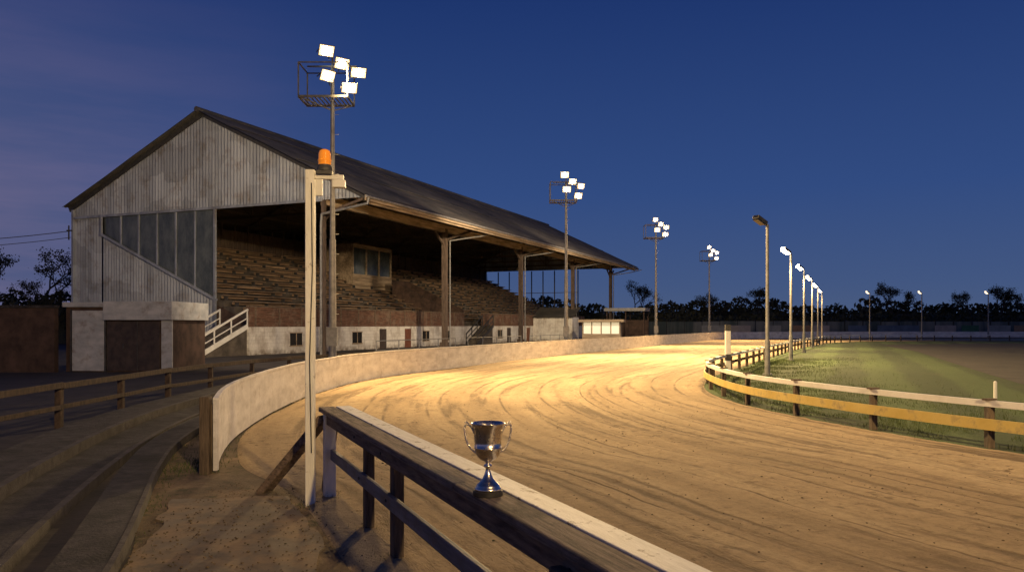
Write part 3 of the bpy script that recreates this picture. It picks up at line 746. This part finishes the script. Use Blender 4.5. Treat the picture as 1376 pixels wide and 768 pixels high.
# ------------------------------------------------------------------ vegetation
def leafquad(p,c,size):
    a=Vector((random.gauss(0,1),random.gauss(0,1),random.gauss(0,1))).normalized(); b=a.cross(Vector((random.gauss(0,1),random.gauss(0,1),random.gauss(0,1)))).normalized()
    s=size*random.uniform(.5,1.2); p.quad(c-a*s*.5,c+b*s*.35,c+a*s*.5,c-b*s*.35)
def tree(x,y,h,spread,leaves,name="tree",dens=1):
    e=empty(name,(x,y,0)); tr_=MB(); lf=MB(); tips=[]
    def grow(a,d,L,r,lev):
        b=a+d*L; mid_=a.lerp(b,.5)+Vector((random.uniform(-.06,.06)*L,random.uniform(-.06,.06)*L,0))
        k=7 if lev<2 else 4
        tr_.cyl(a,mid_,r,r*.85,k,False); tr_.cyl(mid_,b,r*.85,r*.65,k,False)
        if lev>=4: tips.append(b); tips.append(mid_); return
        if lev>=2: tips.append(b)
        for i in range(random.choice((2,3,3))):
            nd=(d+Vector((random.gauss(0,.55)*spread,random.gauss(0,.55)*spread,random.uniform(-.1,.35)))).normalized()
            grow(b,nd,L*random.uniform(.62,.82),r*.6,lev+1)
    grow(Vector((0,0,0)),Vector((0,0,1)),h*.3,h*.022,0)
    tr_.obj("trunk_and_limbs",M_trunk,e)
    for t in tips:
        if random.random()<dens:
            for k in range(leaves): leafquad(lf,t+Vector((random.gauss(0,.5),random.gauss(0,.5),random.gauss(0,.4)))*h*.055,h*.022)
    lf.obj("foliage",M_leaf,e)
for x,y,h,le,de in ((-52,88,11.5,22,.9),(-58,84,10,24,.9),(-66,100,13,20,.9),(-47,80,7.5,24,.9),(-50,96,12,14,.7)): tree(x,y,h,1,le,dens=de)
tree(26,170,12,1.15,12); tree(49,160,11,1.1,22); tree(72,150,11,1.1,22); tree(98,160,12,1.1,22); tree(86,148,10,1.1,22,dens=.8); tree(38,150,9,1.1,22)
def mass(name,x0,x1,y0,hf,n,y1=None,size=.6):
    p=MB(); lf=MB()
    k=int((x1-x0)/1.2)
    for i in range(k+1):
        x=x0+(x1-x0)*i/k; h=hf(x)*.8; yy=y0 if y1 is None else y0+(y1-y0)*i/k
        p.v+=[(x,yy-2,0),(x,yy-1.2,h*.6),(x,yy,h),(x,yy+2,h*.5)]
    for i in range(k):
        for j in range(3): p.f.append((i*4+j,i*4+4+j,i*4+5+j,i*4+j+1))
    for i in range(n):
        x=random.uniform(x0,x1); yy=y0 if y1 is None else y0+(y1-y0)*(x-x0)/(x1-x0)
        h=hf(x); c=Vector((x,yy+random.gauss(-.5,1.6),h*random.uniform(.1,1.12)**.7)); leafquad(lf,c,size*random.uniform(.6,1.6))
    off=len(p.v); p.v+=lf.v; p.f+=[tuple(i+off for i in f) for f in lf.f]
    p.obj(name,M_leaf)
def hf1(x): return 4.6+2.6*mnoise.noise(Vector((x*.07,0,0)))+1.6*mnoise.noise(Vector((x*.25,5,0)))+.7*mnoise.noise(Vector((x*.9,9,0)))
mass("distant_trees",-20,190,165,lambda x:hf1(x)+1.2,20000,size=.8)
mass("distant_trees",-115,-34,86,lambda x:hf1(x)*.75+.9,9000,size=.6)
mass("hedge",20,150,141,lambda x:.5*hf1(x*1.7)+1.2,9000,size=.6)

g=MB()
def blade(x,y,z,h,w):
    a=random.uniform(0,6.28); dx,dy=math.cos(a)*w,math.sin(a)*w; lx,ly=random.gauss(0,.35)*h,random.gauss(0,.35)*h
    g.tri((x-dx,y-dy,z),(x+dx,y+dy,z),(x+lx,y+ly,z+h))
rin=[p for p in ric if 8<p.y<45]
for i in range(32000):
    q=random.choice(rin); d=abs(random.gauss(0,1))*3.2
    nn_=Vector((.8,.35)) if q.y>22 else Vector((.75,.6))
    x=q.x+nn_.x*d+random.uniform(-.2,.4); y_=q.y+nn_.y*d+random.uniform(-.2,.2)
    cl_=mnoise.noise(Vector((x*.8,y_*.8,0)))
    if cl_<-.15: continue
    blade(x,y_,.01,random.uniform(.04,.12)*(1+cl_),.006)
g.obj("grass",M_blade)
g=MB()
for q in arc3[::1]:
    if random.random()<.6:
        for k in range(random.randint(10,50)):
            blade(q.x+random.gauss(.15,.07),q.y+random.gauss(0,.15),.01,random.uniform(.015,.045),.004)
for q in fc:
    if q.y<32:
        for k in range(45): blade(q.x+random.gauss(-.12,.12),q.y+random.gauss(0,.2),.01,random.uniform(.03,.09),.005)
for k in range(500):
    x,y_=random.gauss(-4.5,.18),random.gauss(11.2,.4); blade(x,y_,.01,random.uniform(.02,.06),.005)
for X,Y in ((-2.2,8.75),(-2.05,9.1),(-1.35,7.7),(-1.0,6.75)):
    for k in range(90): blade(X+random.gauss(0,.12),Y+random.gauss(0,.12),.02,random.uniform(.02,.06),.004)
g.obj("grass_tufts",M_blade)
g=MB()
for k in range(3600):
    if k%2: x,y_=random.uniform(-3.6,-.2),random.uniform(4.5,10)
    else: x,y_=random.uniform(-3,7),random.uniform(4,20)
    if k%2 and y_<9 and x>1.7-.425*y_: continue
    r=random.uniform(.004,.013)*(1.6 if random.random()<.06 else 1); z=.034 if k%2 else .048
    g.lathe([(0,-r*.4),(r,0),(r*.8,r*.4),(0,r*.65)],5,(x,y_,z))
g.obj("loose_stones",M_verge)

# ------------------------------------------------------------------ camera
cam=bpy.data.cameras.new("Camera"); co=bpy.data.objects.new("Camera",cam); COL.objects.link(co)
co.location=(0,0,2.0); co.rotation_euler=(math.pi/2,0,0); cam.lens=28; cam.sensor_width=36; cam.shift_y=52/1376
cam.clip_start=.05; cam.clip_end=4000
scene.camera=co
scene.view_settings.view_transform='Standard'; scene.view_settings.look='None'; scene.view_settings.exposure=0
